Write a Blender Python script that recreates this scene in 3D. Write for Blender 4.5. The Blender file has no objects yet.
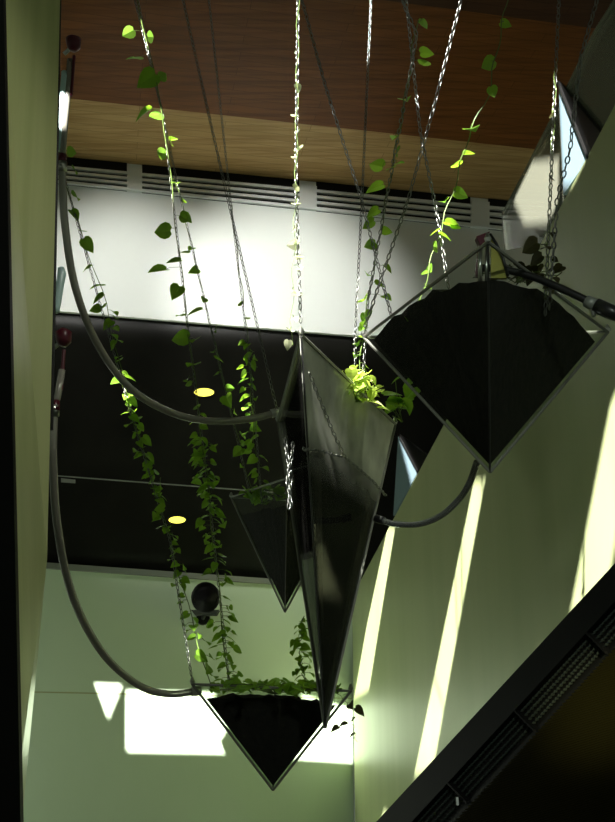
import bpy, bmesh, math, random
from mathutils import Vector as V, Matrix
random.seed(7)
C = bpy.context.scene.collection
R = math.radians
W, H, F = 615, 822, 950.0
EYE = 1.6
TH = R(17.7)
ct, st = math.cos(TH), math.sin(TH)

# ------------------------------------------------------------------ camera
cam = bpy.data.cameras.new('camera'); co = bpy.data.objects.new('camera', cam); C.objects.link(co)
cam.sensor_fit = 'VERTICAL'; cam.sensor_height = 24; cam.lens = 24*F/H
cam.clip_start = .05; cam.clip_end = 100
co.location = (0, 0, EYE); co.rotation_euler = (R(90)+TH, 0, 0)
bpy.context.scene.camera = co

def ray(px, py):
    u = (px-W/2)/F; v = (H/2-py)/F
    return V((u, ct-v*st, st+v*ct))
def P(px, py, Y):                       # point at forward distance Y
    r = ray(px, py); return V((0, 0, EYE))+r*(Y/r.y)
def Pz(px, py, z):                      # point at height z
    r = ray(px, py); return V((0, 0, EYE))+r*((z-EYE)/r.z)
def vplane(A, B):                       # vertical plane through two points -> unproject function
    d = (B-A); n = V((d.y, -d.x, 0)).normalized()
    def f(px, py, off=0):
        r = ray(px, py); o = V((0, 0, EYE))
        return o+r*((A+n*off-o).dot(n)/r.dot(n))
    f.n = n; return f

# ------------------------------------------------------------------ materials
def mat(name, col, rough=.6, metal=0, spec=.5):
    m = bpy.data.materials.new(name); m.use_nodes = True
    b = m.node_tree.nodes['Principled BSDF']
    b.inputs['Base Color'].default_value = (*col, 1); b.inputs['Roughness'].default_value = rough
    b.inputs['Metallic'].default_value = metal; b.inputs['Specular IOR Level'].default_value = spec
    return m
def nodes(m): return m.node_tree.nodes, m.node_tree.links, m.node_tree.nodes['Principled BSDF']
def noisy(m, c1, c2, scale=(4, 4, 4), detail=4, bump=0, lo=.35, hi=.65):
    n, l, b = nodes(m)
    tc = n.new('ShaderNodeTexCoord'); mp = n.new('ShaderNodeMapping'); mp.inputs['Scale'].default_value = scale
    nz = n.new('ShaderNodeTexNoise'); nz.inputs['Scale'].default_value = 1; nz.inputs['Detail'].default_value = detail
    cr = n.new('ShaderNodeValToRGB'); cr.color_ramp.elements[0].position = lo; cr.color_ramp.elements[1].position = hi
    cr.color_ramp.elements[0].color = (*c1, 1); cr.color_ramp.elements[1].color = (*c2, 1)
    l.new(tc.outputs['Object'], mp.inputs['Vector']); l.new(mp.outputs['Vector'], nz.inputs['Vector'])
    l.new(nz.outputs['Fac'], cr.inputs['Fac']); l.new(cr.outputs['Color'], b.inputs['Base Color'])
    if bump:
        bp = n.new('ShaderNodeBump'); bp.inputs['Strength'].default_value = bump; bp.inputs['Distance'].default_value = .01
        l.new(nz.outputs['Fac'], bp.inputs['Height']); l.new(bp.outputs['Normal'], b.inputs['Normal'])
    return m
M = {}
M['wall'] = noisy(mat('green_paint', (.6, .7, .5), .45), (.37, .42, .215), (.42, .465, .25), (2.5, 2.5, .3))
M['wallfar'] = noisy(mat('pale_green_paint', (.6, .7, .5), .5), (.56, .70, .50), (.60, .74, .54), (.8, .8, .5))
M['pier'] = noisy(mat('olive_paint', (.6, .65, .3), .3), (.50, .55, .25), (.58, .62, .31), (14, 14, .5))
M['white'] = mat('white_plaster', (.80, .84, .80), .7)
M['dark'] = noisy(mat('dark_soffit', (.02, .02, .018), .4, 0, .15), (.005, .005, .004), (.009, .009, .007), (1.5, 1.5, 1.5))
M['black'] = mat('black_paint', (.007, .007, .007), .5, 0, .2)
M['slat'] = mat('grey_aluminium', (.78, .82, .80), .5)
M['steel'] = mat('steel', (.55, .56, .54), .28, 1)
M['chain'] = mat('chain_steel', (.22, .23, .215), .32, 1)
M['trim'] = mat('grey_trim', (.25, .27, .24), .4, .4)
M['soil'] = noisy(mat('wet_soil', (.01, .009, .007), .85, 0, .2), (.004, .004, .003), (.014, .012, .009), (40, 40, 40), 6, .8)
M['maroon'] = mat('maroon_plastic', (.085, .005, .018), .35)
M['yellow'] = mat('yellow_plastic', (.45, .42, .06), .4)
M['rubber'] = mat('black_rubber', (.012, .012, .012), .35)
M['nosing'] = mat('grey_green_nosing', (.05, .065, .055), .5)
M['gobo_roof'] = mat('gobo_sheet', (.25, .26, .22), .8)
M['floor'] = noisy(mat('stone_floor', (.3, .3, .27), .4), (.26, .26, .23), (.34, .34, .30), (3, 3, 3))
M['stem'] = mat('vine_stem', (.10, .16, .03), .6)
M['fin'] = mat('blue_reflection', (.24, .34, .40), .25)
M['blueclear'] = mat('pale_blue_plastic', (.55, .75, .78), .15)

def wood(name, c1, c2, c3):
    m = mat(name, c1, .42); n, l, b = nodes(m)
    tc = n.new('ShaderNodeTexCoord')
    mp = n.new('ShaderNodeMapping'); mp.inputs['Rotation'].default_value = (0, 0, -math.atan2(.95, 4.6)); mp.inputs['Scale'].default_value = (.5, 9, 1)
    mp2 = n.new('ShaderNodeMapping'); mp2.inputs['Rotation'].default_value = (0, 0, -math.atan2(.95, 4.6))
    br = n.new('ShaderNodeTexBrick'); br.inputs['Scale'].default_value = 1.0
    br.inputs['Brick Width'].default_value = 1.7; br.inputs['Row Height'].default_value = .11; br.inputs['Mortar Size'].default_value = .0025
    br.inputs['Color1'].default_value = (*c1, 1); br.inputs['Color2'].default_value = (*c2, 1); br.inputs['Mortar'].default_value = (*[x*.45 for x in c1], 1)
    nz = n.new('ShaderNodeTexNoise'); nz.inputs['Scale'].default_value = 3; nz.inputs['Detail'].default_value = 8
    mx = n.new('ShaderNodeMix'); mx.data_type = 'RGBA'; mx.inputs[7].default_value = (*c3, 1)
    mr = n.new('ShaderNodeMapRange'); mr.inputs[1].default_value = .4; mr.inputs[2].default_value = .75
    l.new(tc.outputs['Object'], mp.inputs['Vector']); l.new(tc.outputs['Object'], mp2.inputs['Vector'])
    l.new(mp.outputs['Vector'], nz.inputs['Vector']); l.new(mp2.outputs['Vector'], br.inputs['Vector'])
    l.new(nz.outputs['Fac'], mr.inputs[0]); l.new(mr.outputs[0], mx.inputs[0])
    l.new(br.outputs['Color'], mx.inputs[6]); l.new(mx.outputs[2], b.inputs['Base Color'])
    return m
M['wood'] = wood('honey_lit_wood', (.50, .33, .13), (.58, .39, .17), (.38, .23, .08))
M['wooddark'] = wood('red_brown_shaded_wood', (.19, .068, .014), (.23, .085, .019), (.11, .036, .008))

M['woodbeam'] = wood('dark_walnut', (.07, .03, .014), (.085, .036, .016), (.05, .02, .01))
for k_ in ('wood', 'wooddark', 'woodbeam'): M[k_].node_tree.nodes['Principled BSDF'].inputs['Specular IOR Level'].default_value = .12
def leafmat(name, c1, c2, tr):
    m = bpy.data.materials.new(name); m.use_nodes = True
    n, l, b = nodes(m); out = n['Material Output']
    b.inputs['Roughness'].default_value = .38
    tl = n.new('ShaderNodeBsdfTranslucent'); ms = n.new('ShaderNodeMixShader'); ms.inputs[0].default_value = .5
    g = n.new('ShaderNodeNewGeometry'); cr = n.new('ShaderNodeValToRGB')
    cr.color_ramp.elements[0].color = (*c1, 1); cr.color_ramp.elements[1].color = (*c2, 1)
    l.new(g.outputs['Random Per Island'], cr.inputs['Fac']); l.new(cr.outputs['Color'], b.inputs['Base Color'])
    tl.inputs['Color'].default_value = (*tr, 1)
    l.new(b.outputs[0], ms.inputs[1]); l.new(tl.outputs[0], ms.inputs[2]); l.new(ms.outputs[0], out.inputs['Surface'])
    return m
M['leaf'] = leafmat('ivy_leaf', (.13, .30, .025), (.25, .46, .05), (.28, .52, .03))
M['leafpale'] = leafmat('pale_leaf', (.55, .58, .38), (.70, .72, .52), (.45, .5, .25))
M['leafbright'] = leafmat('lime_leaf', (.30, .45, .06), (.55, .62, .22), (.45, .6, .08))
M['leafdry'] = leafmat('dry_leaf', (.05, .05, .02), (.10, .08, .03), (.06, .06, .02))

def glassmat(name, tint, dust, dustcol, rough=.04, base=.08, noise=False):
    m = bpy.data.materials.new(name); m.use_nodes = True
    n, l, b = nodes(m); out = n['Material Output']; n.remove(b)
    t = n.new('ShaderNodeBsdfTransparent'); t.inputs[0].default_value = (*tint, 1)
    g = n.new('ShaderNodeBsdfGlossy'); g.inputs['Roughness'].default_value = rough
    d = n.new('ShaderNodeBsdfDiffuse'); d.inputs[0].default_value = (*dustcol, 1)
    m1 = n.new('ShaderNodeMixShader'); m1.inputs[0].default_value = dust
    m2 = n.new('ShaderNodeMixShader'); fr = n.new('ShaderNodeLayerWeight'); fr.inputs[0].default_value = base*2
    if noise:
        tc = n.new('ShaderNodeTexCoord'); nz = n.new('ShaderNodeTexNoise'); nz.inputs['Scale'].default_value = 7; nz.inputs['Detail'].default_value = 6
        mr = n.new('ShaderNodeMapRange'); mr.inputs[1].default_value = .3; mr.inputs[2].default_value = .7; mr.inputs[3].default_value = dust*.4; mr.inputs[4].default_value = dust*1.5
        l.new(tc.outputs['Object'], nz.inputs['Vector']); l.new(nz.outputs['Fac'], mr.inputs[0]); l.new(mr.outputs[0], m1.inputs[0])
    l.new(t.outputs[0], m1.inputs[1]); l.new(d.outputs[0], m1.inputs[2])
    l.new(fr.outputs['Fresnel'], m2.inputs[0]); l.new(m1.outputs[0], m2.inputs[1]); l.new(g.outputs[0], m2.inputs[2])
    l.new(m2.outputs[0], out.inputs['Surface']); return m
M['acrylic'] = glassmat('clear_acrylic', (.90, .92, .89), .012, (.5, .5, .45), .05, .03)
M['dusty'] = glassmat('dusty_acrylic', (.84, .86, .82), .20, (.62, .65, .54), .04, .05, True)
def mist(m):                            # the inside is misted above the soil, clear below
    n, l = m.node_tree.nodes, m.node_tree.links
    tc = next(x for x in n if x.type == 'TEX_COORD'); mr = next(x for x in n if x.type == 'MAP_RANGE')
    d = next(x for x in n if x.type == 'BSDF_DIFFUSE'); m1 = mr.outputs[0].links[0].to_node
    sp_ = n.new('ShaderNodeSeparateXYZ'); l.new(tc.outputs['Object'], sp_.inputs[0])
    z = n.new('ShaderNodeMapRange'); z.inputs[1].default_value = .84; z.inputs[2].default_value = 1.02; z.inputs[3].default_value = .03; z.inputs[4].default_value = 1
    l.new(sp_.outputs['Z'], z.inputs[0])
    mr.inputs[3].default_value = .45; mr.inputs[4].default_value = .85
    mu = n.new('ShaderNodeMath'); mu.operation = 'MULTIPLY'; l.new(mr.outputs[0], mu.inputs[0]); l.new(z.outputs[0], mu.inputs[1]); l.new(mu.outputs[0], m1.inputs[0])
    t = n.new('ShaderNodeBsdfTranslucent'); t.inputs[0].default_value = (.82, .84, .74, 1); d.inputs[0].default_value = (.82, .84, .74, 1)
    ad = n.new('ShaderNodeMixShader'); ad.inputs[0].default_value = .5; l.new(d.outputs[0], ad.inputs[1]); l.new(t.outputs[0], ad.inputs[2]); l.new(ad.outputs[0], m1.inputs[2])
mist(M['dusty'])
M['glass'] = glassmat('balustrade_glass', (.74, .79, .71), .30, (.62, .64, .50), .03, .10)
M['hose'] = glassmat('clear_hose', (.7, .7, .64), .45, (.62, .60, .52), .12, .3)
M['tube'] = glassmat('thin_clear_tube', (.8, .83, .8), .30, (.6, .63, .6), .08, .3)
M['strip'] = mat('acrylic_edge', (.16, .165, .14), .35)

def emis(name, col, s):
    m = bpy.data.materials.new(name); m.use_nodes = True; n, l, b = nodes(m)
    b.inputs['Base Color'].default_value = (*col, 1); b.inputs['Emission Color'].default_value = (*col, 1); b.inputs['Emission Strength'].default_value = s
    return m
M['lamp'] = emis('lit_lens', (.95, .85, .12), 1.6)

# ------------------------------------------------------------------ mesh helpers
class MB:
    def __init__(s): s.bm = bmesh.new()
    def faces(s, pts, fs):
        vs = [s.bm.verts.new(p) for p in pts]
        for f in fs:
            try: s.bm.faces.new([vs[i] for i in f])
            except ValueError: pass
        return s
    def prism(s, poly, off):            # polygon extruded by vector
        n = len(poly); a = [V(p) for p in poly]; b = [p+off for p in a]
        return s.faces(a+b, [tuple(range(n))[::-1], tuple(range(n, 2*n))]+[(i, (i+1) % n, n+(i+1) % n, n+i) for i in range(n)])
    def tube(s, pts, r, seg=8, cap=True):
        pts = [V(p) for p in pts]; n = len(pts)
        rs = r if isinstance(r, (list, tuple)) else [r]*n
        rings = []; up = V((0, 0, 1)); prev = None
        for i, p in enumerate(pts):
            t = (pts[min(i+1, n-1)]-pts[max(i-1, 0)]).normalized()
            if prev is None:
                a = t.cross(up) if abs(t.z) < .95 else t.cross(V((1, 0, 0)))
                a.normalize()
            else: a = (prev-t*prev.dot(t)).normalized()
            prev = a; b = t.cross(a)
            rings.append([s.bm.verts.new(p+(a*math.cos(k*2*math.pi/seg)+b*math.sin(k*2*math.pi/seg))*rs[i]) for k in range(seg)])
        for i in range(n-1):
            for k in range(seg):
                s.bm.faces.new((rings[i][k], rings[i][(k+1) % seg], rings[i+1][(k+1) % seg], rings[i+1][k]))
        if cap: s.bm.faces.new(rings[0][::-1]); s.bm.faces.new(rings[-1])
        return s
    def bar(s, a, b, r, seg=6): return s.tube([a, b], r, seg)
    def box(s, c, hx, hy, hz, rot=None):
        rot = rot or Matrix.Identity(3)
        pts = [V(c)+rot @ V((x*hx, y*hy, z*hz)) for x in (-1, 1) for y in (-1, 1) for z in (-1, 1)]
        return s.faces(pts, [(0, 1, 3, 2), (4, 6, 7, 5), (0, 4, 5, 1), (2, 3, 7, 6), (0, 2, 6, 4), (1, 5, 7, 3)])
    def build(s, name, m, parent=None, smooth=False, bevel=0):
        bmesh.ops.recalc_face_normals(s.bm, faces=s.bm.faces)
        me = bpy.data.meshes.new(name); 
        loc = V((0, 0, 0))
        if parent is not None:
            root = parent
            while root is not None: loc += root.location; root = root.parent
        for v in s.bm.verts: v.co -= loc
        s.bm.to_mesh(me); s.bm.free(); me.materials.append(M[m])
        if smooth: me.polygons.foreach_set('use_smooth', [True]*len(me.polygons))
        o = bpy.data.objects.new(name, me); C.objects.link(o)
        if parent is not None: o.parent = parent
        if bevel:
            b = o.modifiers.new('b', 'BEVEL'); b.width = bevel; b.segments = 2
        return o
def tag(o, label, cat, group=None):
    o['label'] = label; o['category'] = cat
    if group: o['group'] = group
    return o
def empty(name, loc, label, cat, group=None):
    o = bpy.data.objects.new(name, None); C.objects.link(o); o.location = loc; o.empty_display_size = .05
    return tag(o, label, cat, group)
def struct(o): o['kind'] = 'structure'; return o

# ------------------------------------------------------------------ the setting
ZR = EYE+5.5                                                # roof height
FA, FB = P(36, 690, 10.2), P(352, 690, 12.0)
far = vplane(FA, FB)
GA, GB = P(65, 240, 8.8), P(540, 240, 9.75)
fas = vplane(GA, GB)
RA, RB = P(352, 700, 12.0), P(615, 400, 4.2)
rw = vplane(RA, RB)
inward = V((0, -1, 0)); 
def pol(name, pts, off, m, st_=True):
    o = MB().prism(pts, off).build(name, m)
    return struct(o) if st_ else o
fy = FB-FA
fl = lambda k, z: V((FA.x+fy.x*k, FA.y+fy.y*k, z))
ztopL = far(45, 566).z; ztopR = far(352, 589).z
thick = V((0, .2, 0))
# far wall
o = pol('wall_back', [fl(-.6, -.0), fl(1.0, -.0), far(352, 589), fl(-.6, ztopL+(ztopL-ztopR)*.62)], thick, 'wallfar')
# joint line on far wall
j = MB()
for a, b in [((20, 692.5), (352, 699))]:
    A, B = far(*a), far(*b); j.prism([A-V((0, .004, 0)), B-V((0, .004, 0)), B-V((0, .004, -.014)), A-V((0, .004, -.014))], V((0, .004, 0)))
struct(j.build('trim_1', 'wall'))
# steel ledge at the top of far wall
led = MB().prism([far(-40, 557), far(362, 586), far(362, 591), far(-40, 563)], V((.02, -.06, 0)))
struct(led.build('trim_2', 'trim'))
# dark sloping soffit
sb0, sb1 = far(-40, 560), far(420, 592)
sf0, sf1 = fas(-60, 300)+V((0, .03, 0)), fas(640, 358)+V((0, .03, 0))
from mathutils.bvhtree import BVHTree
NU, NV = 16, 10
gp = [sb0.lerp(sb1, i/NU).lerp(sf0.lerp(sf1, i/NU), j/NV) for j in range(NV+1) for i in range(NU+1)]
gf = [(j*(NU+1)+i, j*(NU+1)+i+1, (j+1)*(NU+1)+i+1, (j+1)*(NU+1)+i) for j in range(NV) for i in range(NU)]
so_b = MB().faces(gp, gf)
o = so_b.build('ceiling', 'dark', None, True); struct(o)
if o.data.polygons[0].normal.z > 0: o.data.flip_normals()
so_m = o.modifiers.new('thickness', 'SOLIDIFY'); so_m.thickness = .12; so_m.offset = -1
BV = BVHTree.FromPolygons(gp, gf)
def soff(px, py):
    return BV.ray_cast(V((0, 0, EYE)), ray(px, py).normalized())[0]
soff_n = (sb1-sb0).cross(sf0-sb0).normalized()
if soff_n.z > 0: soff_n = -soff_n
# fascia (lit white wall above the soffit)
zc = (fas(75, 160).z+fas(545, 203).z)/2                     # timber ceiling height
print('zc', zc, 'gobo_roof', ZR)
g = fas(640, 358)-fas(-60, 300)
fp = [fas(-60, 300), fas(640, 358)]
up0, up1 = V((fp[0].x, fp[0].y, zc+.1)), V((fp[1].x, fp[1].y, zc+.1))
pol('wall_upper', [fp[0]-V((0, 0, .015)), fp[1]-V((0, 0, .015)), up1, up0], V((0, .15, 0)), 'white')
# timber ceiling in two boards fields, their tones carrying the lamp shade boundary
def cz(px, py): return Pz(px, py, zc)
fdir = (GB-GA); fdir.z = 0; fdir.normalize()
def cline(px, py, s): p = cz(px, py); return p+fdir*s
c_a, c_b = GA+fdir*-3, GB+fdir*3
for p in (c_a, c_b): p.z = zc
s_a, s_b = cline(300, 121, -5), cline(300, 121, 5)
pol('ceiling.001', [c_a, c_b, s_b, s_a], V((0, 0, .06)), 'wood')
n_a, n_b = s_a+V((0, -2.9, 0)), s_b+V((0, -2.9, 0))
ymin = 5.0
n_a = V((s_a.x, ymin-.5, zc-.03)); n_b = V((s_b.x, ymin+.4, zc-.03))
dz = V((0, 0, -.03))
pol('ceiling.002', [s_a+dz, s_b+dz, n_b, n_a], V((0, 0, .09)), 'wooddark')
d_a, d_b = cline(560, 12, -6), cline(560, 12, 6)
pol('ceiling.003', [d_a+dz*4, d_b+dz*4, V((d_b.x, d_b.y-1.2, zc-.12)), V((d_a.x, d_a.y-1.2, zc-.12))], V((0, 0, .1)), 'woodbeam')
# right wall with its raking top edge
T = [rw(352, 597), rw(362, 578), rw(441, 430), rw(547, 232), rw(615, 105), rw(690, -35)]
rbase = [V((T[0].x, T[0].y, 0)), V((T[-1].x, T[-1].y, 0))]
rn = rw.n if rw.n.x > 0 else -rw.n
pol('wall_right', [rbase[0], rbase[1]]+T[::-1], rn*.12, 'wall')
# glass on the wall's edge
gl = [rw(541, 243, 0), rw(650, 40, 0), rw(626, -30, 0), rw(587, 32, 0), rw(548, 113, 0), rw(497, 214, 0), rw(500, 250, 0)]
bal = empty('glass_balustrade', rw(541, 243), 'clear glass balustrade panel standing on the raking edge of the right wall', 'balustrade')
MB().prism([p+rn*.03 for p in gl], rn*.012).build('pane', 'glass', bal)
rail = MB().tube([rw(497, 214)+rn*.036, rw(548, 113)+rn*.036, rw(587, 32)+rn*.036, rw(626, -30)+rn*.036], .006, 6).build('edge_strip', 'strip', bal)
for q in ((553, 222), (588, 157), (614, 108)):
    MB().box(rw(*q)+rn*.036, .012, .02, .02).build('clamp', 'black', bal)
# triangular fins standing in for reflections on glass and soffit
def fin(name, T_, BL, BR, side, label):
    q = lambda p: rw(*p)+rn*.002
    t, a, b, c_ = q(T_), q(BL), q(BR), q(side)
    r = empty(name, a, label, 'panel')
    MB().prism([t, a, b], rn*.02).build('pale_face', 'fin', r)['label'] = 'pale blue face'
    MB().prism([t, b, c_], rn*.02).build('dark_face', 'black', r)['label'] = 'dark side face'
    MB().bar(t, b, .011).build('edge_strip', 'black', r)
fin('reflection_fin', (558, 82), (563, 195), (588, 158), (603, 136), 'pale blue triangular fin imitating a reflection on the glass balustrade at upper right')
fin('reflection_fin', (398, 434), (393, 516), (418, 472), (427, 455), 'pale blue triangular fin imitating a reflection beside the tall spike planter, against the dark soffit')
# left pier
pn0, pn1 = P(-4, -40, 2.45), P(13, 822, 2.45)
pf0, pm, pf1 = P(61, -40, 2.95), P(47, 560, 2.95), P(22, 822, 2.95)
pf1 = pf1+(pf1-pm)*.5; pn1 = pn1+(pn1-pn0)*.5
pf0 = pf0+(pf0-pm)*.05; pn0 = pn0+(pn0-pn1)*.05
L = V((-.025, 0, 0))
pnm = pn0.lerp(pn1, (pm.z-pf0.z)/(pf1.z-pf0.z))
fr_ = [pn0, pnm, pn1, pf1, pm, pf0]
pier = MB().faces(fr_+[p+L for p in fr_], [(0, 1, 4, 5), (1, 2, 3, 4), (6, 11, 10, 7), (7, 10, 9, 8), (0, 6, 7, 1), (1, 7, 8, 2), (2, 8, 9, 3), (3, 9, 10, 4), (4, 10, 11, 5), (5, 11, 6, 0)])
struct(pier.build('wall_left', 'pier'))
# black post in front of it
q0, q1 = P(3, -30, 1.9), P(21, 840, 1.9)
pp = MB().prism([q0, q1, q1+V((-.12, 0, 0)), q0+V((-.12, 0, 0))], V((0, .02, 0)))
struct(pp.build('trim_3', 'black'))
# dark edge strip on the far edge of the pier
e0, e1 = P(60.5, -30, 2.965), P(51.5, 430, 2.965)
struct(MB().bar(e0, e1, .006).build('trim_4', 'black'))
# floor
struct(MB().box((0, 4, -.1), 9, 12, .1).build('floor', 'floor'))
# air grilles
def grille(x0, x1, label):
    # top y / bottom y along the band
    yt = lambda x: 166+(x-75)*.0925
    yb = lambda x: 186+(x-75)*.1055
    out = -fas.n if fas.n.y > 0 else fas.n
    r = empty('air_grille', fas(x0, yb(x0)), label, 'grille', 'linear air grilles above the lit wall')
    MB().prism([fas(x0, yb(x0)), fas(x1, yb(x1)), fas(x1, yt(x1)-8), fas(x0, yt(x0)-8)], out*.01).build('backing', 'black', r)
    n = 4
    for k in range(n):
        f0, f1 = (k+.52)/n, (k+1.0)/n
        a = fas(x0, yt(x0)*(1-f0)+yb(x0)*f0); b = fas(x1, yt(x1)*(1-f0)+yb(x1)*f0)
        c = fas(x1, yt(x1)*(1-f1)+yb(x1)*f1); d = fas(x0, yt(x0)*(1-f1)+yb(x0)*f1)
        MB().prism([p+out*.012 for p in (a, b, c, d)], out*.03).build('slat', 'slat', r)
segs = [(20, 127, 'leftmost slotted grey air grille, behind the left pier and its pipe'), (142, 299, 'slotted air grille between the left pair of grey blocks'),
        (316, 470, 'slotted air grille between the right pair of grey blocks'), (488, 600, 'rightmost slotted air grille, seen partly through the glass')]
for s in segs: grille(*s)
for i, (a, b) in enumerate(((127, 142), (299, 316), (470, 488))):
    out = -fas.n if fas.n.y > 0 else fas.n
    yt = lambda x: 166+(x-75)*.0925
    yb = lambda x: 186+(x-75)*.1055
    struct(MB().prism([fas(a, yb(a)), fas(b, yb(b)), fas(b, yt(b)), fas(a, yt(a))], out*.05).build('trim_%d' % (5+i), 'slat'))
# downlights on soffit
def downlight(px, py, w, label):
    c = soff(px, py); ex = soff(px+w/2, py)-c; ey = soff(px, py-w*.21)-c; nn = -ex.cross(ey).normalized()
    if nn.z > 0: nn = -nn
    r = empty('downlight', c, label, 'ceiling light', 'yellow downlights in the dark soffit')
    ell = lambda s, off: [c+nn*off+(ex*math.cos(t*math.pi/12)+ey*math.sin(t*math.pi/12))*s for t in range(24)]
    MB().prism(ell(1, .004), nn*.004).build('lens', 'lamp', r)
    a, b = ell(1.0, 0), ell(1.14, 0); up = nn*.012
    pts = a+b+[p+up for p in a]+[p+up for p in b]; fs = []
    for i in range(24):
        k = (i+1) % 24
        fs += [(48+i, 48+k, 72+k, 72+i), (24+i, 24+k, 72+k, 72+i), (i, k, 48+k, 48+i)]
    MB().faces(pts, fs).build('bezel', 'black', r)
downlight(204, 392, 20, 'yellow lit downlight in the soffit just under the upper hose')
downlight(177, 519.5, 17, 'yellow lit downlight lower down the soffit, beside the left trailing vine')
# soffit joint and access plate
a, b = soff(55, 475), soff(330, 496)
struct(MB().prism([a, b, b+(soff(330, 498)-soff(330, 496))*.6, a+(soff(55, 477)-soff(55, 475))*.6], soff_n*.006).build('trim_8', 'trim'))
tag(MB().prism([soff(61, 478), soff(75, 479.5), soff(75, 483), soff(61, 482)], soff_n*.02).build('access_plate', 'trim'), 'small grey plate fixed on the dark soffit beside the left hose', 'plate')

# ------------------------------------------------------------------ black speaker/spotlight on the far wall
Yw = far(205, 600).y
c = P(205.5, 597, Yw-.42); k = (Yw-.42)/900
sp = empty('wall_spotlight', P(203, 618, Yw-.1), 'black round headed spotlight on a short stem against the far wall', 'spotlight')
bm = MB(); ax = V((.12, -.92, -.35)).normalized()
prof = [(-14, 5), (-13, 9), (-8, 12.5), (0, 13.5), (8, 13), (13, 12), (14, 10.5), (12.5, 9.5)]
bm.tube([c+ax*(d*k) for d, r_ in prof], [r_*k for d, r_ in prof], 20)
bm.build('head', 'black', sp, True)
MB().tube([c+V((0, .02, -10*k)), P(205, 612, Yw-.38), P(203, 618, Yw-.2), P(203, 618, Yw-.01)], 2*k, 8).build('stem', 'black', sp, True)
MB().tube([P(203, 618, Yw-.10), P(203, 618, Yw-.02)], [6*k, 7*k], 16).build('base', 'black', sp)
MB().prism([c+V((-13*k, -.02, -12*k)), c+V((13*k, -.02, -12*k)), c+V((10*k, .04, -16*k)), c+V((-10*k, .04, -16*k))], V((0, .15, 0))).build('yoke', 'black', sp)

# ------------------------------------------------------------------ planters
PL = {}
def planter(key, near, left, right, apex, label, soil_f, pane='acrylic', mound=0, sr=.008, soiltex=True):
    r = empty('hanging_planter', apex, label, 'planter', 'inverted pyramid planters hung on chains')
    cs = [near, right, left]; PL[key] = cs
    cen = (near+left+right+apex)/4
    for i in range(3):
        a, b = cs[i], cs[(i+1) % 3]
        n = (b-a).cross(apex-a).normalized()
        if n.dot(cen-a) > 0: n = -n
        MB().prism([a, b, apex], -n*.006).build('side_panel', pane if i == 0 else 'acrylic', r)
    strips = []
    for i in range(3):
        MB().bar(cs[i], apex, sr*(.75 if i else .35)).build('corner_strip', 'strip' if i else 'rubber', r); strips.append(bpy.context.scene.collection.objects[-1])
        MB().bar(cs[i], cs[(i+1) % 3], sr*.75).build('rim_strip', 'strip', r)
    # soil: scaled cross-section near the top, subdivided and mounded
    sh = lambda p, f: apex+(p-apex)*f
    ctr = (near+left+right)/3
    ins = lambda p, f: sh(p, f)+(sh(ctr, f)-sh(p, f))*.055
    bm = MB(); N = 14
    fl_ = soil_f if isinstance(soil_f, (tuple, list)) else (soil_f,)*3   # near, right, left fill
    grid = {}
    tops = [ins(cs[i], fl_[i]) for i in range(3)]
    for i in range(N+1):
        for jj in range(N+1-i):
            k_ = N-i-jj; p = (tops[0]*i+tops[1]*jj+tops[2]*k_)/N
            e = 1-max(i, jj, k_)/N
            p = p+V((0, 0, mound*min(1, e*2.4)**.7+random.uniform(-.012, .014)*(1 if True else 0)))
            grid[i, jj] = bm.bm.verts.new(p)
    for i in range(N):
        for jj in range(N-i):
            bm.bm.faces.new((grid[i, jj], grid[i+1, jj], grid[i, jj+1]))
            if i+jj < N-1: bm.bm.faces.new((grid[i+1, jj], grid[i+1, jj+1], grid[i, jj+1]))
    ap = bm.bm.verts.new(apex+(ctr-apex)*.04)
    b0 = [grid[i, 0] for i in range(N+1)]; b1 = [grid[i, N-i] for i in range(N+1)]; b2 = [grid[0, i] for i in range(N+1)]
    for b_ in (b0, b1, b2):
        for i in range(N): bm.bm.faces.new((b_[i], b_[i+1], ap))
    bm.build('soil', 'soil', r)
    for i in range(3):
        MB().tube([cs[i]+V((0, 0, .0)), cs[i]+V((0, 0, .012)), cs[i]+V((0, 0, .03))], [.008, .012, .004], 8).build('corner_eye', 'steel', strips[i])
    return r
def rim(nx, ny, lx, ly, rx, ry, yn):
    n = P(nx, ny, yn); return n, Pz(lx, ly, n.z), Pz(rx, ry, n.z)
# right planter
n, l, r = rim(488, 242, 364, 337, 608, 332, 2.62)
planter('right', n, l, r, P(490, 472, 3.10), 'wide soil filled clear planter at right, with the black hose on its rim', (.84, .93, .97), mound=.07)
# tall spike
n, l, r = rim(301, 335, 278, 421, 395, 424, 3.0)
planter('spike', n, l, r, P(325, 728, 3.62), 'tall spike shaped planter with dusty clear sides, in the middle', (.74, .74, .74), pane='dusty', sr=.010)
# bottom
planter('bottom', P(275, 689.5, 5.1), P(192, 684, 4.35), P(351, 691, 4.35), P(273, 790, 4.6), 'lowest black soil planter, in front of the sunlit patch on the far wall', (.9, .86, .88), mound=.01)
# back
n, l, r = rim(287, 478, 231, 498, 345, 503, 5.3)
planter('back', n, P(231, 497, 5.95), P(345, 503, 6.0), P(285, 612, 5.7), 'smaller dark planter half hidden behind the tall spike planter', (.80, .8, .84), pane='acrylic')

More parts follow.
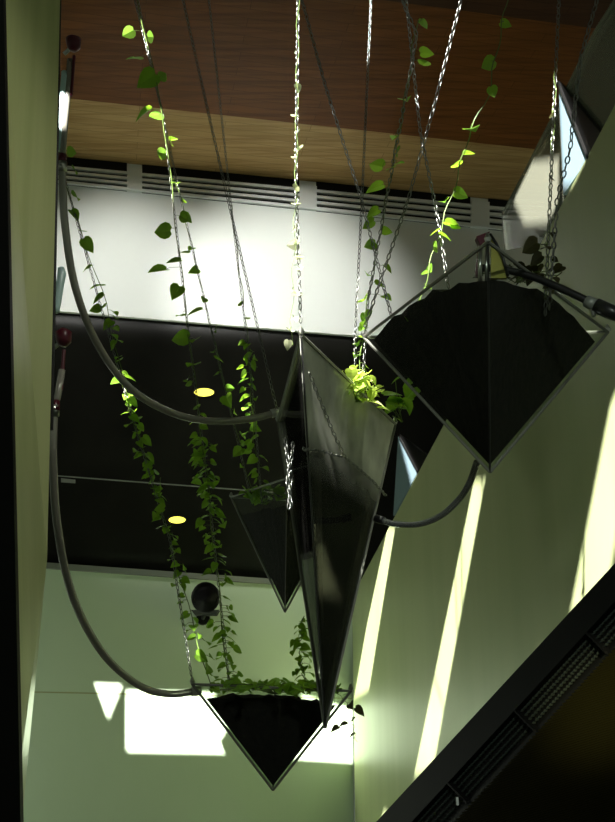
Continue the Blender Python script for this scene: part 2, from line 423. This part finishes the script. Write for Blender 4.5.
# ------------------------------------------------------------------ chains
def resample(pts, step):
    out = [pts[0].copy()]; acc = 0
    for a, b in zip(pts, pts[1:]):
        d = (b-a).length
        if d < 1e-6: continue
        t = step-acc
        while t <= d: out.append(a+(b-a)*(t/d)); t += step
        acc = (acc+d) % step
    return out
def chain(pts, label, pitch=.024, wire=.0024, extend=True):
    pts = [V(p) for p in pts]
    if extend:                          # first point is the top: run on to the roof
        d = (pts[0]-pts[1]).normalized()
        t = (zc-.04-pts[0].z)/d.z
        if t > 0: pts = [pts[0]+d*t]+pts
    c_ = resample(pts, pitch); bm = MB(); side0 = V((.7, -.7, .1))
    for i in range(len(c_)-1):
        a, b = c_[i], c_[i+1]; t = (b-a).normalized()
        s = (side0-t*side0.dot(t)).normalized(); u = t.cross(s)
        w_ = s if i % 2 else u
        m = (a+b)/2; hl = pitch*.5+wire*.55; hw = pitch*.27
        path = [m+t*(hl*math.cos(q))*1.0+w_*(hw*math.sin(q)) for q in [k*2*math.pi/8 for k in range(8)]]
        nrm = t.cross(w_)
        rings = []
        for k in range(8):
            p = path[k]; d = (path[(k+1) % 8]-path[k-1]).normalized(); o1 = d.cross(nrm).normalized()
            rings.append([bm.bm.verts.new(p+o1*wire*math.cos(z)+nrm*wire*math.sin(z)) for z in (0, math.pi/2, math.pi, 3*math.pi/2)])
        for k in range(8):
            A, B = rings[k], rings[(k+1) % 8]
            for z in range(4): bm.bm.faces.new((A[z], A[(z+1) % 4], B[(z+1) % 4], B[z]))
    return tag(bm.build('chain', 'chain', None, True), label, 'chain', 'steel chains the planters hang from')
S = PL['spike']; RT = PL['right']; BT = PL['bottom']; BK = PL['back']
up = V((0, 0, .03))
chain([P(298, 0, 2.95), P(296, 180, 2.97), S[0]+up], 'bright sunlit chain with pale leaves rising from near corner of the tall spike planter')
chain([P(183, 0, 3.65), P(228, 200, 3.8), S[2]+up], 'dark chain slanting from upper left to hose side of the tall spike planter')
chain([P(371, 0, 3.9), P(362, 200, 3.9), P(355, 335, 3.9), P(356, 395, 3.9)], 'thin upright chain dropping into the bright plant on the tall spike planter')
chain([P(209, 0, 4.5), P(231, 205, 5.0), P(252, 385, 5.4), P(262, 505, 5.7)], 'long chain crossing the white wall to the half hidden planter, right of its pair')
chain([P(138, 0, 4.55), P(181, 200, 5.0), P(222, 375, 5.5), P(249, 490, 5.9)], 'long leafy chain to left end of the half hidden planter')
chain([P(135, 0, 4.25), P(163, 115, 4.3), P(187, 320, 4.5), P(207, 480, 4.5), P(230, 690, 4.4)], 'chain inside the central hanging vine, ending mid rim of the lowest planter')
chain([P(15, 0, 4.5), P(75, 215, 4.5), P(130, 410, 4.5), P(170, 540, 4.5), BT[2]+up*.5], 'chain inside the leftmost vine, from behind the left pier to the lowest planter')
chain([P(302, 0, 3.3), P(325, 85, 3.3), P(360, 195, 3.3), P(394, 326, 3.25)], 'dark chain slanting right from beside the sunlit chain to the right planter')
chain([P(405, -10, 3.1), P(420, 130, 3.1), P(439, 224, 3.1), P(449, 292, 3.1)], 'dark chain slanting right over the timber down to left rim of the right planter')
chain([P(461, 0, 2.75), P(433, 110, 2.85), P(408, 200, 3.0), RT[2]+up], 'bright chain slanting left from the top to left corner of the right planter')
chain([P(402, 0, 2.9), P(417, 35, 2.94), P(405, 100, 3.1), P(388, 190, 3.5), P(368, 300, 3.9), P(362, 395, 3.95)], 'leafy chain swinging down to the right end of the tall spike planter', extend=False)
chain([P(559, 0, 2.9), P(553, 130, 2.9), P(550, 200, 2.9), P(545, 318, 2.95)], 'upright chain in front of the blue reflection shape, left of its pair, to the right planter')
chain([P(597, 0, 2.35), P(580, 60, 2.38), P(570, 150, 2.45), P(557, 200, 2.6), P(549, 312, 2.9)], 'dark chain crossing the glass balustrade to the right planter')
# loose chain hanging in loops inside spike
a, b, c_ = P(318, 395, 3.55), P(345, 458, 3.6), P(386, 497, 3.75)
fn = (S[1]-S[0]).cross(P(325, 728, 3.62)-S[0]).normalized()
if fn.y > 0: fn = -fn
def onface(px, py):
    o_ = V((0, 0, EYE)); r_ = ray(px, py); return o_+r_*((S[0]+fn*.012-o_).dot(fn)/r_.dot(fn))
chain([onface(*q) for q in ((309, 372), (320, 400), (333, 432), (345, 457), (358, 468), (374, 482), (386, 496))], 'loose dark chain draped across the clear right face of the tall spike', extend=False)
chain([onface(*q) for q in ((303, 449), (322, 451), (343, 457))], 'short level chain running from the front edge of the tall spike', extend=False)
chain([P(285, 438, 3.3), P(287, 455, 3.3), P(291, 478, 3.3), P(288, 514, 3.3)], 'short shining chain end dangling left of the tall spike planter', extend=False)
chain([P(293, 442, 3.28), P(292, 455, 3.28), P(287, 480, 3.28), P(292, 508, 3.28)], 'second shining chain end tangled with the one left of the tall spike', extend=False)

# ------------------------------------------------------------------ vines and leaves
HALF = [(0, 0), (.20, -.10), (.42, .02), (.50, .26), (.40, .55), (.20, .82), (0, 1.04)]
def leaf(bm, base, d, up_, L_, fold=.25, droop=.25, w=.95):
    d = d.normalized(); s = d.cross(up_)
    if s.length < 1e-4: s = V((1, 0, 0))
    s.normalize(); n = s.cross(d).normalized()
    def pt(x, y): return base+s*(x*L_*w)+d*(y*L_)+n*(abs(x)*fold*L_-droop*L_*y*y)
    mid = [pt(0, y) for y in (0, .3, .6, 1.04)]
    mv = [bm.bm.verts.new(p) for p in mid]
    for sg in (1, -1):
        h = [bm.bm.verts.new(pt(sg*x, y)) for x, y in HALF[1:-1]]
        for f in ((mv[0], h[0], h[1]), (mv[0], h[1], h[2], mv[1]), (mv[1], h[2], h[3], mv[2]), (mv[2], h[3], h[4], mv[3])):
            bm.bm.faces.new(f if sg > 0 else f[::-1])
def rnd_dir(tilt=-.25):
    a = random.uniform(0, 2*math.pi); return V((math.cos(a), math.sin(a), tilt+random.uniform(-.35, .3)))
def path_at(pts, y):                    # interpolate px path [(x,y,Y)] at image y
    for a, b in zip(pts, pts[1:]):
        if a[1] <= y <= b[1]:
            t = (y-a[1])/(b[1]-a[1]); return (a[0]+(b[0]-a[0])*t, y, a[2]+(b[2]-a[2])*t)
    return pts[-1]
def vine(path, leaves, label, lm='leaf', rand=None, cat='vine', sm='stem', grp='trailing vines on the chains'):
    """path in px; leaves = [(x,y,size_px)] seen leaves; rand = (y0,y1,n,spread,size) extra ones"""
    base = P(*path[-1]); r = empty('trailing_vine', base, label, cat, grp)
    bm = MB(); pts = []
    y = path[0][1]; n = 40
    for i in range(n+1):
        yy = path[0][1]+(path[-1][1]-path[0][1])*i/n
        q = path_at(path, yy); ph = i*1.1
        pts.append(P(*q)+V((math.cos(ph), math.sin(ph), 0))*.006)
    bm.tube(pts, .0022 if lm == 'leaf' else .0011, 5)
    fb = MB(); L_ = list(leaves)
    for (y0, y1, n_, spr, sz) in (rand or []):
        for i in range(n_):
            yy = y0+(y1-y0)*(i+random.random())/n_
            q = path_at(path, yy); x_ = q[0]+random.uniform(-spr, spr)
            if any(math.hypot(x_-a_, yy-b_) < c_ for a_, b_, c_ in ((204, 391, 17), (177, 518, 14), (204, 600, 17), (198, 594, 15))): continue
            L_.append((x_, yy, sz*random.uniform(.7, 1.2)))
    nl = len(leaves)
    for i_, (x, y, sz) in enumerate(L_):
        sc_ = 1.06 if i_ < nl else .92
        q = path_at(path, y); Y = q[2]+random.uniform(-.04, .04)
        p = P(x, y, Y); st_ = P(q[0], y-3, q[2])
        k = Y/930*sz
        out = p-st_
        d = V((out.x*6, random.uniform(-1, .4)*.5, 0))
        d = d.normalized() if d.length > .01 else rnd_dir()
        d = (d+V((random.uniform(-.5, .5), random.uniform(-.7, .3), random.uniform(-.75, -.05)))).normalized()
        leaf(fb, p-d*(k*.5), d, V((random.uniform(-.5, .5), random.uniform(-.3, .9), random.uniform(.35, .9))), k*sc_, random.uniform(.1, .35), random.uniform(.05, .4), random.uniform(.75, 1.05))
        bm.tube([st_, (st_+p)/2+V((0, 0, .006)), p-d*(k*.45)], .0011, 4)
    bm.build('stem', sm, r)
    fb.build('foliage', lm, r)
    return r
vC = [(131, -30, 4.2), (163, 115, 4.28), (187, 320, 4.45), (207, 480, 4.45), (229, 688, 4.38)]
vine(vC, [(128, 33, 18), (151, 37, 14), (134, 58, 18), (147, 80, 24), (163, 76, 14), (143, 112, 20), (155, 117, 18), (174, 139, 11), (160, 153, 18), (176, 182, 13), (172, 143, 11),
     (162, 231, 20), (184, 218, 13), (158, 270, 20), (174, 261, 15), (176, 292, 16), (180, 314, 12), (180, 338, 19), (192, 365, 19), (194, 340, 15)],
     'long leafy vine hanging left of centre down to middle of the lowest planter', rand=[(375, 460, 12, 9, 12), (440, 520, 48, 12, 11.5), (520, 690, 72, 14, 10)])
vE = [(55, 140, 4.5), (75, 215, 4.5), (105, 300, 4.5), (130, 410, 4.5), (170, 540, 4.5), (210, 686, 4.45)]
vine(vE, [(72, 152, 14), (76, 170, 13), (77, 196, 16), (75, 214, 13), (80, 230, 17), (88, 245, 16), (86, 268, 11), (97, 285, 15), (98, 298, 14), (95, 309, 12), (116, 381, 12), (128, 396, 16), (133, 402, 12), (207, 642, 12), (202, 657, 13), (212, 658, 11), (209, 668, 13), (214, 676, 13)],
     'leftmost leafy vine slanting past the upper hose to left of the lowest planter', rand=[(305, 380, 14, 9, 13), (400, 540, 46, 10, 12), (540, 640, 28, 10, 9.5)])
vD = [(165, 150, 4.9), (181, 200, 5.0), (222, 375, 5.5), (251, 490, 5.9)]
vine(vD, [(184, 200, 9), (188, 218, 12), (185, 252, 10), (191, 248, 9), (195, 270, 12), (195, 312, 16), (204, 300, 9), (227, 400, 14), (238, 452, 14)], 'sparse vine reaching left end of the half hidden planter', rand=[(330, 490, 12, 7, 10)])
vB = [(231, 205, 5.0), (246, 320, 5.25), (254, 440, 5.55), (263, 505, 5.7)]
vine(vB, [(240, 304, 8), (246, 318, 10), (248, 358, 13), (254, 366, 10)], 'dim thin vine hanging to middle of the half hidden planter', rand=[(340, 500, 36, 10, 11)])
v1 = [(298, 0, 2.94), (296, 180, 2.96), (291, 345, 2.97)]
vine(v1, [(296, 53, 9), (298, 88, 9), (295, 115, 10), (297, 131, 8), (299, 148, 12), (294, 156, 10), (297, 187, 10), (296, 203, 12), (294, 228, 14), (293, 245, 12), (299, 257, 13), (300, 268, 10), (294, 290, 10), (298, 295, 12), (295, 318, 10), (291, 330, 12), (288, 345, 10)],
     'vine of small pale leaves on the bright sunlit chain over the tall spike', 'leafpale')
v2 = [(417, 20, 2.93), (405, 100, 3.1), (388, 190, 3.5), (368, 300, 3.9), (358, 380, 3.95)]
vine(v2, [(424, 24, 14), (427, 52, 15), (425, 63, 18), (405, 98, 17), (394, 136, 12), (376, 165, 20), (375, 187, 19), (398, 152, 13), (400, 163, 11), (390, 168, 11), (373, 212, 14), (368, 224, 15), (370, 245, 13), (368, 274, 14), (363, 298, 15), (387, 231, 11), (388, 268, 11), (380, 285, 12), (387, 297, 11), (364, 321, 13)],
     'dark leaved vine on the swinging chain over right end of the tall spike', rand=[(310, 390, 14, 8, 12)])
v3 = [(508, -5, 2.85), (495, 60, 2.85), (487, 100, 2.88), (470, 130, 2.92), (455, 185, 3.05), (437, 240, 3.1), (412, 330, 3.2)]
vine(v3, [(506, 24, 14), (488, 64, 18), (493, 92, 13), (472, 127, 20), (469, 153, 12), (455, 164, 17), (461, 194, 16), (444, 200, 16), (452, 224, 16), (445, 236, 14), (456, 226, 11), (437, 247, 15), (435, 232, 12), (428, 270, 16), (428, 287, 10), (418, 303, 14), (408, 318, 12)],
     'vine of bright sunlit leaves left of the right planter, over the timber ceiling')
v4 = [(556, 60, 2.88), (552, 150, 2.9), (550, 200, 2.9), (545, 300, 2.92)]
vine(v4, [(552, 113, 12), (553, 178, 10), (530, 247, 20), (536, 260, 16), (548, 246, 16), (555, 278, 15), (543, 235, 12), (540, 275, 14), (525, 275, 13), (550, 290, 12)],
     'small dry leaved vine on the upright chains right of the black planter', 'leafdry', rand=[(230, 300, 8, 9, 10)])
v5 = [(303, 616, 4.55), (300, 650, 4.55), (305, 690, 4.5)]
vine(v5, [], 'short upright vine on right half of the lowest planter', rand=[(620, 690, 34, 10, 10)])
v6 = [(330, 688, 4.5), (345, 700, 4.5), (352, 718, 4.5), (356, 742, 4.5)]
vine(v6, [(350, 705, 9), (360, 711, 10), (344, 724, 9), (351, 720, 8), (335, 728, 8), (352, 735, 6), (344, 741, 6)], 'thin vine with few dark leaves falling over right corner of the lowest planter', 'leafdry')
v7 = [(395, 370, 4.1), (400, 395, 4.1), (398, 415, 4.1)]

def bush(name, c, spread, n, size, label, lm, Y, extra=()):
    base = P(c[0], c[1]+spread[1], Y); r = empty(name, base, label, 'plant')
    fb, sb = MB(), MB()
    for i in range(n):
        a = random.uniform(0, 6.283); q = random.random()**.6
        p = P(c[0]+spread[0]*q*math.cos(a), c[1]+spread[1]*q*math.sin(a), Y+random.uniform(-1, 1)*spread[2])
        d = rnd_dir(); k = size*random.uniform(.7, 1.3)*Y/930
        leaf(fb, p-d*.5*k, d, V((random.uniform(-.6, .6), random.uniform(-.9, .3), 1)), k, random.uniform(.1, .4), .2)
        if i % 3 == 0: sb.tube([base+V((random.uniform(-.02, .02), 0, 0)), (base+p)/2+V((0, 0, .02)), p], .0018, 4)
    for (x, y, s) in extra:
        p = P(x, y, Y); k = s*Y/930; d = V((-1 if x < c[0] else 1, -.2, -.1)); leaf(fb, p-d*.5*k, d, V((0, -.5, 1)), k)
    sb.build('stem', 'stem', r); fb.build('foliage', lm, r)
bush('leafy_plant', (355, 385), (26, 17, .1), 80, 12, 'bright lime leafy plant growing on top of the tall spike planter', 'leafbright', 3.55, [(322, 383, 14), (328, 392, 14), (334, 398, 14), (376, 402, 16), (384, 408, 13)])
bush('leafy_plant', (399, 398), (12, 24, .06), 16, 16, 'dim green plant behind right end of the tall spike planter', 'leaf', 4.0)
bush('ground_cover', (275, 688), (68, 6, .2), 85, 10, 'low green leaves spreading over rim of the lowest planter', 'leaf', 4.35)
bush('ground_cover', (520, 274), (46, 9, .08), 26, 13, 'few dark leaves on soil at the back of the right planter', 'leafdry', 3.0)
bush('ground_cover', (265, 495), (24, 9, .1), 30, 11, 'dim leaves growing over rim of the half hidden planter', 'leaf', 5.75)

# ------------------------------------------------------------------ hoses
def spline(pts, n=12):
    out = []
    q = [pts[0]+(pts[0]-pts[1])]+pts+[pts[-1]+(pts[-1]-pts[-2])]
    for i in range(1, len(q)-2):
        p0, p1, p2, p3 = q[i-1:i+3]
        for k in range(n):
            t = k/n
            out.append(.5*((2*p1)+(p2-p0)*t+(2*p0-5*p1+4*p2-p3)*t*t+(3*p1-p0-3*p2+p3)*t**3))
    return out+[pts[-1]]
def hose(pts, rad, m, label, conn=(), cm='steel', inner=True):
    p = spline([P(*q) for q in pts]); r = empty('hose', p[-1], label, 'hose', None)
    MB().tube(p, rad, 12).build('tube', m, r, True)
    if inner: MB().tube([q+V((0, 0, -rad*.3)) for q in p], rad*.4, 8).build('inner_line', 'trim', r, True)
    for i in conn:
        a, b = (p[0], p[1]) if i == 0 else (p[-1], p[-2])
        d = (b-a).normalized(); cl_ = MB().tube([a-d*.012, a+d*.03], rad*1.3, 12).build('clamp', cm, r, True); MB().tube([a+d*.01+V((0, -rad*1.2, 0)), a+d*.01+V((0, -rad*2, 0))], rad*.3, 8).build('screw', 'steel', cl_, True)
hose([(62, 165, 3.3), (65, 225, 3.35), (76, 290, 3.45), (98, 345, 3.6), (130, 388, 3.75), (170, 412, 3.88), (210, 421, 3.95), (250, 419, 4.0), (278, 412, 4.02)], .0155, 'hose',
     'upper thick clear hose curving from the left pier to the tall spike planter', (0, -1))
hose([(54, 408, 3.3), (53, 460, 3.35), (58, 530, 3.5), (74, 600, 3.75), (104, 655, 4.05), (140, 686, 4.3), (170, 694, 4.4), (198, 691, 4.45)], .0155, 'hose',
     'lower thick clear hose curving from the left pier to the lowest planter', (0, -1))
hose([(378, 519, 3.75), (395, 524, 3.7), (420, 524, 3.6), (442, 515, 3.5), (460, 498, 3.4), (470, 482, 3.3), (477, 462, 3.2)], .012, 'tube',
     'short clear tube linking the tall spike planter to bottom of the right planter', (0,), 'rubber', False)
hose([(478, 268, 2.85), (500, 269, 2.85), (530, 276, 2.82), (560, 288, 2.78), (592, 303, 2.74), (640, 325, 2.7)], .0125, 'rubber',
     'black rubber hose running from right planter rim off to the right', (), 'steel', False)
a, b = P(586, 301, 2.75), P(640, 325, 2.69)
hc = empty('hose_coupling', a, 'grey ribbed coupling clamped on the black hose at the right edge', 'coupling')
d = (b-a).normalized()
MB().tube([a, a+d*.035], [.019, .021], 14).build('collar', 'trim', hc, True)
MB().tube([a+d*.035, a+d*.09, a+d*.12], [.024, .024, .02], 14).build('body', 'rubber', hc, True)
MB().tube([a+d*.02+V((0, 0, -.02)), a+d*.022+V((0, -.005, -.045))], .007, 8).build('screw', 'steel', hc)

# valves at left
def valve(pts_pipe, cap, label, body_y):
    r = empty('water_valve', P(*pts_pipe[-1]), label, 'valve', 'water valves on the left pier')
    MB().tube([P(*q) for q in pts_pipe], .013, 12).build('pipe', 'hose', r, True)
    c = P(*cap); k = cap[2]/930
    bm = MB(); bm.tube([c+V((0, 0, 10*k)), c+V((0, 0, 6*k)), c+V((.004, 0, -4*k)), c+V((.0, 0, -9*k))], [4*k, 9*k, 8*k, 4*k], 12)
    bm.build('handle', 'maroon', r, True)['label'] = 'maroon handle'
    MB().bar(c+V((-.0, 0.01, 0)), P(cap[0]-9, cap[1]+10, cap[2]+.02), .008, 8).build('elbow', 'steel', r)
    MB().tube([P(pts_pipe[-1][0], pts_pipe[-1][1]-5, pts_pipe[-1][2]), P(pts_pipe[-1][0], pts_pipe[-1][1]+5, pts_pipe[-1][2])], .018, 12).build('coupling', 'maroon', r, True)
    MB().tube([P(body_y[0], body_y[1], cap[2]), P(body_y[0]+1, body_y[1]+5, cap[2]), P(body_y[2]-1, body_y[3]-4, cap[2]), P(body_y[2], body_y[3], cap[2])], [.012, .016, .016, .012], 12).build('filter_bottle', 'blueclear', r, True)
    MB().bar(P(cap[0]+1, cap[1]+12, cap[2]), P(cap[0]-2, cap[1]+52, cap[2]), .007, 8).build('lever', 'maroon', r)
valve([(70, 60, 3.3), (67, 100, 3.3), (62, 160, 3.3)], (73, 44, 3.3), 'upper maroon handled valve and pipe beside the left pier, over the upper hose', (64, 72, 59, 150))
valve([(62, 370, 3.3), (58, 395, 3.3), (55, 406, 3.3)], (63, 338, 3.3), 'lower maroon handled valve beside the left pier, feeding the lower hose', (61, 268, 57, 312))
# valve on right planter near corner
vr = empty('water_valve', P(484, 280, 2.78), 'red topped valve with yellow tag standing at top corner of the right planter', 'valve', None)
MB().tube([P(480, 284, 2.78), P(480, 240, 2.78)], .007, 10).build('pipe', 'steel', vr, True)
MB().tube([P(486.5, 284, 2.78), P(487, 240, 2.78)], .006, 10).build('pipe', 'steel', vr, True)
MB().prism([P(476, 236, 2.75), P(490, 231, 2.75), P(487, 242, 2.75), P(481, 247, 2.75)], V((0, .03, 0))).build('handle', 'maroon', vr, False, .002)['label'] = 'dark red handle'
MB().prism([P(475, 276, 2.8), P(478, 246, 2.8), P(482, 246, 2.8), P(482, 278, 2.8)], V((0, .01, 0))).build('red_tab', 'maroon', vr)
MB().prism([P(491, 278, 2.79), P(491, 238, 2.79), P(495, 242, 2.79), P(504, 262, 2.79), P(507, 278, 2.79)], V((0, .012, 0))).build('tag', 'yellow', vr)['label'] = 'yellow tag'
MB().tube([P(490, 234, 2.78), P(496, 243, 2.78), P(503, 258, 2.78), P(508, 276, 2.78)], .005, 8).build('guard', 'rubber', vr, True)

# ------------------------------------------------------------------ dark stair underside at lower right
sa, sbp = P(376, 822, 4.4), P(615, 563, 3.0)
sr_ = vplane(sa, sbp)
sn = sr_.n if sr_.n.x > 0 else -sr_.n
def sl(t, off, d=0):                    # along the edge (0 at 376,822; 1 at 615,563), off = px below the edge
    x = 376+(615-376)*t; y = 822+(563-822)*t
    return sr_(x+off*.70, y+off*.72)+sn*d
stair = empty('stair_flight', sl(-.3, 0), 'dark stair flight underside with ribbed metal side rising at lower right corner', 'stair')
MB().prism([sl(-.35, 0), sl(1.35, 0), sl(1.35, 26), sl(-.35, 26)], sn*.10).build('stringer', 'black', stair)
MB().prism([sl(-.35, 26, .03), sl(1.35, 26, .03), sl(1.35, 60, .03), sl(-.35, 60, .03)], sn*.02).build('channel', 'black', stair)
rows = MB(); n = 120
for j_ in range(4):
    for i in range(n):
        t0 = -.1+1.4*i/n; t1 = t0+.0062
        o0 = 27+j_*5.6
        A, B = sl(t0, o0+1.2, .024), sl(t1, o0, .024)
        rows.prism([A, B, sl(t1, o0+1.1, .012), sl(t0, o0+2.1, .012)], sn*.012)
rows.build('tread_nosing_strip', 'nosing', stair)
pn = MB(); 
pn.prism([sl(-.35, 52, .012), sl(1.35, 52, .012), sr_(900, 640)+sn*.012, sr_(900, 1500)+sn*.012, sr_(420, 1500)+sn*.012], sn*.05)
pn.build('side_panel', 'black', stair)
M['rib'] = mat('ribbed_dark_metal', (.10, .09, .025), .4, .5)
rb = MB()
for i in range(120):
    y = 590+i*3.3
    x0 = 376+(822-y)/(259)*239+52*.70*1.9
    if x0 > 655: continue
    A, B = sr_(x0, y+8), sr_(690, y-(690-x0)*.30+8)
    rb.prism([A, B, sr_(690, y-(690-x0)*.30+9.2)+sn*.006, sr_(x0, y+9.2)+sn*.006], sn*.012)
rb.build('ribbed_mesh', 'rib', stair)
for t in (-.02, .22, .50, .80):
    jn = MB(); jn.prism([sl(t, 26, .0), sl(t+.004, 26, .0), sl(t+.004, 52, .0), sl(t, 54, .0)], sn*.03)
    jn.build('joint_bracket', 'black', stair)
tag(MB().box(sr_(459, 801)-sn*.008, .004, .007, .014).build('wall_clip', 'slat'), 'tiny pale clip on the dark stair side panel near the bottom edge', 'clip')

# ------------------------------------------------------------------ roof added out of view to mask the sun, openings cut per lit patch; sun
EL, AZ = R(36), R(15)
sun_d = V((math.cos(EL)*math.sin(AZ), math.cos(EL)*math.cos(AZ), -math.sin(EL)))     # travel direction
def togobo(p):
    t = (ZR-p.z)/(-sun_d.z); q = p-sun_d*t; return (q.x, q.y)
holes = []
def hit_far(x, y): return far(x, y)
for poly in (((127, 690), (216, 692), (212, 703), (222, 711), (227, 727), (219, 740), (224, 753), (127, 751)), ((303, 693), (352, 694), (352, 762), (290, 758))):  # outline notched to give the patch a leaf shadow edge
    holes.append([togobo(far(x, y)) for x, y in poly])
holes.append([togobo(far(x, y)) for x, y in ((95, 683), (122, 684), (108, 718))])
for s in ([(388, 525), (395, 528), (369, 690), (352, 700), (353, 690)], [(474, 480), (485, 480), (432, 775), (414, 775)], [(612, 395), (640, 385), (604, 612), (570, 612)]):
    holes.append([togobo(rw(x, y)) for x, y in s])
def spot(x, y, Y, w=.13):
    q = togobo(P(x, y, Y)); a = w/2
    holes.append([(q[0]-a, q[1]-a*1.5), (q[0]+a, q[1]-a*1.5), (q[0]+a, q[1]+a*1.5), (q[0]-a, q[1]+a*1.5)])
def lit(pts, w=.1):                     # a slot along a line of points
    A = [togobo(P(*p)) for p in pts]
    L_ = [(q[0]-w/2, q[1]) for q in A]; R_ = [(q[0]+w/2, q[1]) for q in A]
    holes.append(L_+R_[::-1])
lit([(298, -10, 2.94), (292, 350, 2.97)], .07)
lit([(131, 15, 4.21), (147, 48, 4.24)], .20)
lit([(162, 108, 4.28), (168, 160, 4.32)], .14)
lit([(174, 172, 4.34), (176, 200, 4.36)], .08)
spot(123, 390, 4.5, .16)
lit([(205, 635, 4.48), (211, 682, 4.48)], .11)
lit([(473, 116, 2.91), (462, 150, 2.97), (452, 180, 3.04)], .17)
lit([(450, 190, 3.05), (422, 306, 3.15)], .13)
spot(355, 381, 3.55, .17)
spot(62, 108, 3.28, .14)
lit([(287, 445, 3.3), (289, 515, 3.3)], .03)
for poly in (((557, 84), (588, 158), (572, 190), (562, 190)), ((398, 437), (402, 440), (418, 474), (411, 486)),
             ((556, 146), (530, 150), (511, 190), (522, 214), (545, 212), (556, 190))):  # last opening lights the pane to imitate a reflection
    holes.append([togobo(rw(x, y)+rn*.01) for x, y in poly])
spot(426, 62, 2.95, .08)
spot(412, 55, 2.97, .04)
lit([(461, 0, 2.75), (440, 85, 2.83)], .05)
from mathutils.geometry import delaunay_2d_cdt
from mathutils import Vector
outer = [(-16, -20), (6, -20), (6, 5.3), (-16, 5.3)]
vin, ein = [], []
for poly in [outer]+holes:
    k0 = len(vin); vin += [Vector((q[0], q[1])) for q in poly]; m_ = len(poly)
    ein += [(k0+i, k0+(i+1) % m_) for i in range(m_)]
vo, eo, fo, *_ = delaunay_2d_cdt(vin, ein, [], 0, 1e-5)
def inside(p, poly):
    c_ = False
    for i in range(len(poly)):
        a_, b_ = poly[i], poly[i-1]
        if (a_[1] > p[1]) != (b_[1] > p[1]) and p[0] < (b_[0]-a_[0])*(p[1]-a_[1])/(b_[1]-a_[1])+a_[0]: c_ = not c_
    return c_
rm = MB(); keep = []
for f in fo:
    c_ = sum((vo[i] for i in f), Vector((0, 0)))/len(f)
    if not any(inside(c_, h) for h in holes): keep.append(f)
rm.faces([V((p.x, p.y, ZR)) for p in vo], keep)
ro = struct(rm.build('gobo_roof', 'gobo_roof'))
sd = ro.modifiers.new('thickness', 'SOLIDIFY'); sd.thickness = .008

sl_ = bpy.data.lights.new('sun', 'SUN'); sl_.energy = 42; sl_.angle = R(.35); sl_.color = (1, .97, .9)
so = bpy.data.objects.new('sun', sl_); C.objects.link(so); so.rotation_euler = sun_d.to_track_quat('-Z', 'Y').to_euler(); so.location = (-3, -4, 9)
def spotlamp(loc, target, power, angle, blend, rad=.08, col=(1, .99, .93)):
    l_ = bpy.data.lights.new('ceiling_or_fill_spot', 'SPOT'); l_.energy = power; l_.spot_size = R(angle); l_.spot_blend = blend; l_.shadow_soft_size = rad; l_.color = col
    o = bpy.data.objects.new('ceiling_or_fill_spot', l_); C.objects.link(o); o.location = loc
    o.rotation_euler = (target-V(loc)).to_track_quat('-Z', 'Y').to_euler()
spotlamp((-.6, 5.0, zc-.15), fas(285, 300), 1600, 40, 1)
spotlamp((-2.3, 5.0, zc-.15), fas(135, 300), 1100, 40, 1)
# added fill panel out of view at left, lifting the far wall
def area(loc, target, sx, sy, power, col):
    l_ = bpy.data.lights.new('far_wall_fill', 'AREA'); l_.shape = 'RECTANGLE'; l_.size = sx; l_.size_y = sy; l_.energy = power; l_.color = col
    o = bpy.data.objects.new('far_wall_fill', l_); C.objects.link(o); o.location = loc; o.rotation_euler = (V(target)-V(loc)).to_track_quat('-Z', 'Y').to_euler()
area((-4.6, 7.3, .9), (.2, 11.6, .9), 1.6, 1.6, 36, (.93, 1, .86))
spotlamp((.7, -.6, 2.6), sr_(616, 700), 900, 6.5, 1, .05, (1, .92, .5))  # added warm fill spot brightening the ribbed stair side
spotlamp((.3, -.6, 3.6), sl(.6, 40), 160, 46, 1, .05, (.9, 1, .9))  # added wide fill for the rows along the stair
spotlamp((1.1, .6, 5.6), P(40, 330, 2.7), 170, 34, 1, .1, (1, 1, .85))  # added fill spot lifting the left pier
spotlamp((1.3, 2.6, 6.9), P(355, 430, 3.6), 260, 16, 1, .05)  # added fill spot brightening the hazy face of the tall planter
w = bpy.data.worlds.new('world'); bpy.context.scene.world = w; w.use_nodes = True
bg = w.node_tree.nodes['Background']; bg.inputs[0].default_value = (.80, .95, .70, 1); bg.inputs[1].default_value = .125
vs = bpy.context.scene.view_settings
vs.view_transform = 'Standard'; vs.look = 'None'; vs.exposure = 0; vs.gamma = 1; vs.use_curve_mapping = False
